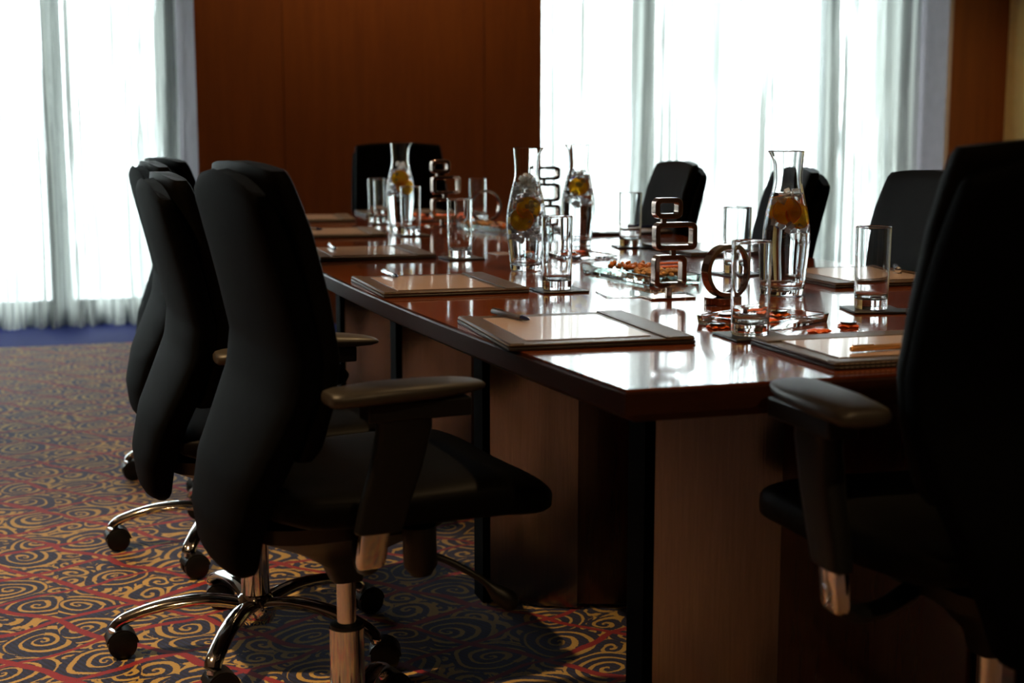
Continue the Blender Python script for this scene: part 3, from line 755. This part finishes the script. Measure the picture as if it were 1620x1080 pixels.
# ring ornaments
def ring(x, y, rz, label, R=.052):
    r = root('ring_ornament', (x, y, Z), rad(rz)); tag(r, label, 'ornament', 'metal ring ornaments')
    obj('disc_base', lathe(bmesh.new(), [(0, 0), (.032, 0), (.033, .001), (.033, .014), (.032, .015), (0, .015)], 40), 'dark_chrome', r)
    bm = bmesh.new(); rg = []
    for k in range(64):
        a = 2 * PI * k / 64; c, s = math.cos(a), math.sin(a)
        rg.append([(R * c, -.011, R * s), (R * c, .011, R * s), ((R - .010) * c, .011, (R - .010) * s), ((R - .010) * c, -.011, (R - .010) * s)])
    o = obj('hoop', loft(bm, rg, closed=True), 'dark_chrome', r, bevel=.0012); o.location = (.012, 0, .013 + R)
ring(1.262, 2.60, 12, 'bronze ring standing on a round base behind the nearest tumbler', .054)
ring(1.462, 5.0, 0, 'silvery ring ornament far along the table before the timber wall', .060)
# clear sheet under the near ornament
tag(obj('acrylic_sheet', B(-.095, .095, -.055, .055, 0, .003), 'acrylic', bevel=.0008, loc=(1.185, 2.815, Z), rot=(0, 0, rad(-8))), 'thin clear acrylic sheet lying behind the nearest stacked-loop ornament', 'acrylic sheet')

# glass snack dishes
def dish(x, y, rz, w, d, label, g='green_glass', h=.022):
    bm = bmesh.new(); n = 16; t = .008; rings = []
    # shallow trough: rim, walls and floor as one closed shell
    o_ = rrect(0, 0, w, d, .010, 5); i_ = rrect(0, 0, w - 2 * t, d - 2 * t, .006, 5)
    loft(bm, [[(px * .96, py * .985, 0) for px, py in o_], [(px, py, h) for px, py in o_], [(px, py, h) for px, py in i_], [(px * .96, py * .985, .007) for px, py in i_]])
    return tag(obj('glass_dish', bm, g, loc=(x, y, Z), rot=(0, 0, rad(rz)), bevel=.0008, angle=30), label, 'dish', 'shallow glass snack dishes')
M['nut'] = simple('roasted_nut', (.50, .27, .10), .5, 0, .4, 90, .45)
M['nut2'] = simple('glazed_nut', (.55, .16, .03), .25, 0, .5, 90, .35, coat=.4)
def nuts(x, y, rz, w, d, n, label, seed, mat):
    rnd = random.Random(seed); bm = bmesh.new()
    for i in range(n):
        m4 = Matrix.Translation((rnd.uniform(-w, w) / 2, rnd.uniform(-d, d) / 2, .016 + rnd.random() * .010)) @ Matrix.Rotation(rnd.uniform(0, 6), 4, Vector((rnd.random(), rnd.random(), rnd.random() + .1)).normalized()) @ Matrix.Diagonal((.0085, .0058, .005, 1))
        bmesh.ops.create_icosphere(bm, subdivisions=2, radius=1, matrix=m4)
    return tag(obj('mixed_nuts', bm, mat, loc=(x, y, Z), rot=(0, 0, rad(rz))), label, 'nuts', kind='stuff')
dish(1.305, 3.13, 6, .135, .36, 'green-edged glass dish of nuts behind the nearest stacked-loop ornament')
nuts(1.32, 3.05, 6, .09, .10, 60, 'brown roasted nuts heaped in the near glass dish', 5, 'nut')
nuts(1.315, 3.20, 6, .09, .10, 30, 'orange glazed nuts in the far half of the near glass dish', 6, 'nut2')
dish(1.445, 4.72, 12, .12, .50, 'far green-edged glass dish beside the iced carafe')
nuts(1.46, 4.63, 12, .075, .18, 70, 'orange and brown nuts in the far glass dish', 8, 'nut2')
nuts(1.42, 4.84, 12, .075, .15, 40, 'brown nuts at the far end of the far glass dish', 9, 'nut')
dish(1.215, 2.325, 27, .20, .16, 'clear acrylic tray of orange sweets beside the nearest tumbler', 'acrylic', .016)
dish(1.36, 3.72, 10, .17, .20, 'flat clear tray with orange sweets left of the near glass dish', 'acrylic', .010)
dish(1.43, 5.42, 5, .30, .20, 'clear tray heaped with orange sweets at the far end', 'acrylic', .02)

# orange wrapped sweets
def sweet(x, y, z, rz, label, dark=True, s=1.0, seed=0):
    rnd = random.Random(seed + 40); r = root('wrapped_sweet', (x, y, Z + z), rad(rz)); r.scale = (s, s, s); tag(r, label, 'sweet', 'orange wrapped sweets')
    bm = bmesh.new(); n = 28; rings = []
    lo = []; 
    pts = []
    for k in range(n):
        a = 2 * PI * k / n; sq = 1 / max(abs(math.cos(a)), abs(math.sin(a))); rr = .015 * min(sq, 1.32) + .0022 * math.sin(7 * a + seed) + rnd.uniform(-.0008, .0008)
        pts.append((rr * math.cos(a), rr * math.sin(a)))
    loft(bm, [[(px * .9, py * .9, .0002) for px, py in pts], [(px, py, .0022 + .0012 * math.sin(5 * i)) for i, (px, py) in enumerate(pts)], [(px * .7, py * .7, .0050) for px, py in pts], [(px * .3, py * .3, .0058) for px, py in pts]])
    obj('wrapper', bm, 'candy', r)
    if dark: obj('chocolate_disc', lathe(bmesh.new(), [(0, .0055), (.0125, .0055), (.0135, .007), (.0125, .0088), (0, .0092)], 28), 'candy_dark', r)
    return r
SW = [(1.103, 2.282, 0, 10, True, 'with a dark disc, left of the nearest tumbler'), (1.249, 2.182, 0, 35, False, 'plain, lying in front of the acrylic tray'), (1.335, 2.228, 0, -20, True, 'with a dark disc, right of the acrylic tray'),
      (1.150, 2.345, .0075, 20, True, 'in the acrylic tray at its left end'), (1.215, 2.345, .0075, 50, False, 'in the middle of the acrylic tray'), (1.262, 2.352, .0075, 15, True, 'at the right end of the acrylic tray'), (1.205, 2.290, .0075, -15, False, 'at the front of the acrylic tray'),
      (1.33, 3.68, .0075, 0, True, 'in the flat tray, nearer one'), (1.38, 3.76, .0075, 30, False, 'in the flat tray, farther one')]
for i, (x, y, z, rz, dk, lab) in enumerate(SW): sweet(x, y, z, rz, 'orange wrapped sweet ' + lab, dk, 1.12, i)
for i in range(12):
    sweet(1.43 + (i % 4 - 1.5) * .062, 5.36 + (i // 4) * .055, .0075 + .004 * (i % 3), i * 37, 'orange wrapped sweet in the far-end clear tray, %s in its %s row' % (('leftmost', 'second from left', 'third from left', 'rightmost')[i % 4], ('nearest', 'middle', 'farthest')[i // 4]), i % 3 == 0, 1.3, i + 20)
# pencils and a loose card
def pencil(x, y, rz, label, ln=.11):
    r = root('pencil', (x, y, Z + .0036), rad(rz)); tag(r, label, 'pencil', 'short orange pencils')
    bm = bmesh.new(); tube(bm, [(-ln / 2, 0, 0), (ln / 2 - .015, 0, 0)], [.0036, .0036], 6); obj('barrel', bm, 'pencil', r, smooth=False)
    bm = bmesh.new(); tube(bm, [(ln / 2 - .015, 0, 0), (ln / 2 - .003, 0, 0), (ln / 2, 0, 0)], [.0036, .0012, .0004], 12); obj('tip', bm, 'nut', r)
pencil(1.50, 3.42, 10, 'orange pencil beyond the near glass dish, farther one'); pencil(1.46, 3.33, 4, 'orange pencil beyond the near glass dish, nearer one')
tag(obj('note_card', B(-.028, .028, -.045, .045, 0, .0008), 'paper', smooth=False, loc=(1.19, 3.87, Z), rot=(0, 0, rad(8))), 'small white card on the table left of the iced carafe', 'card')
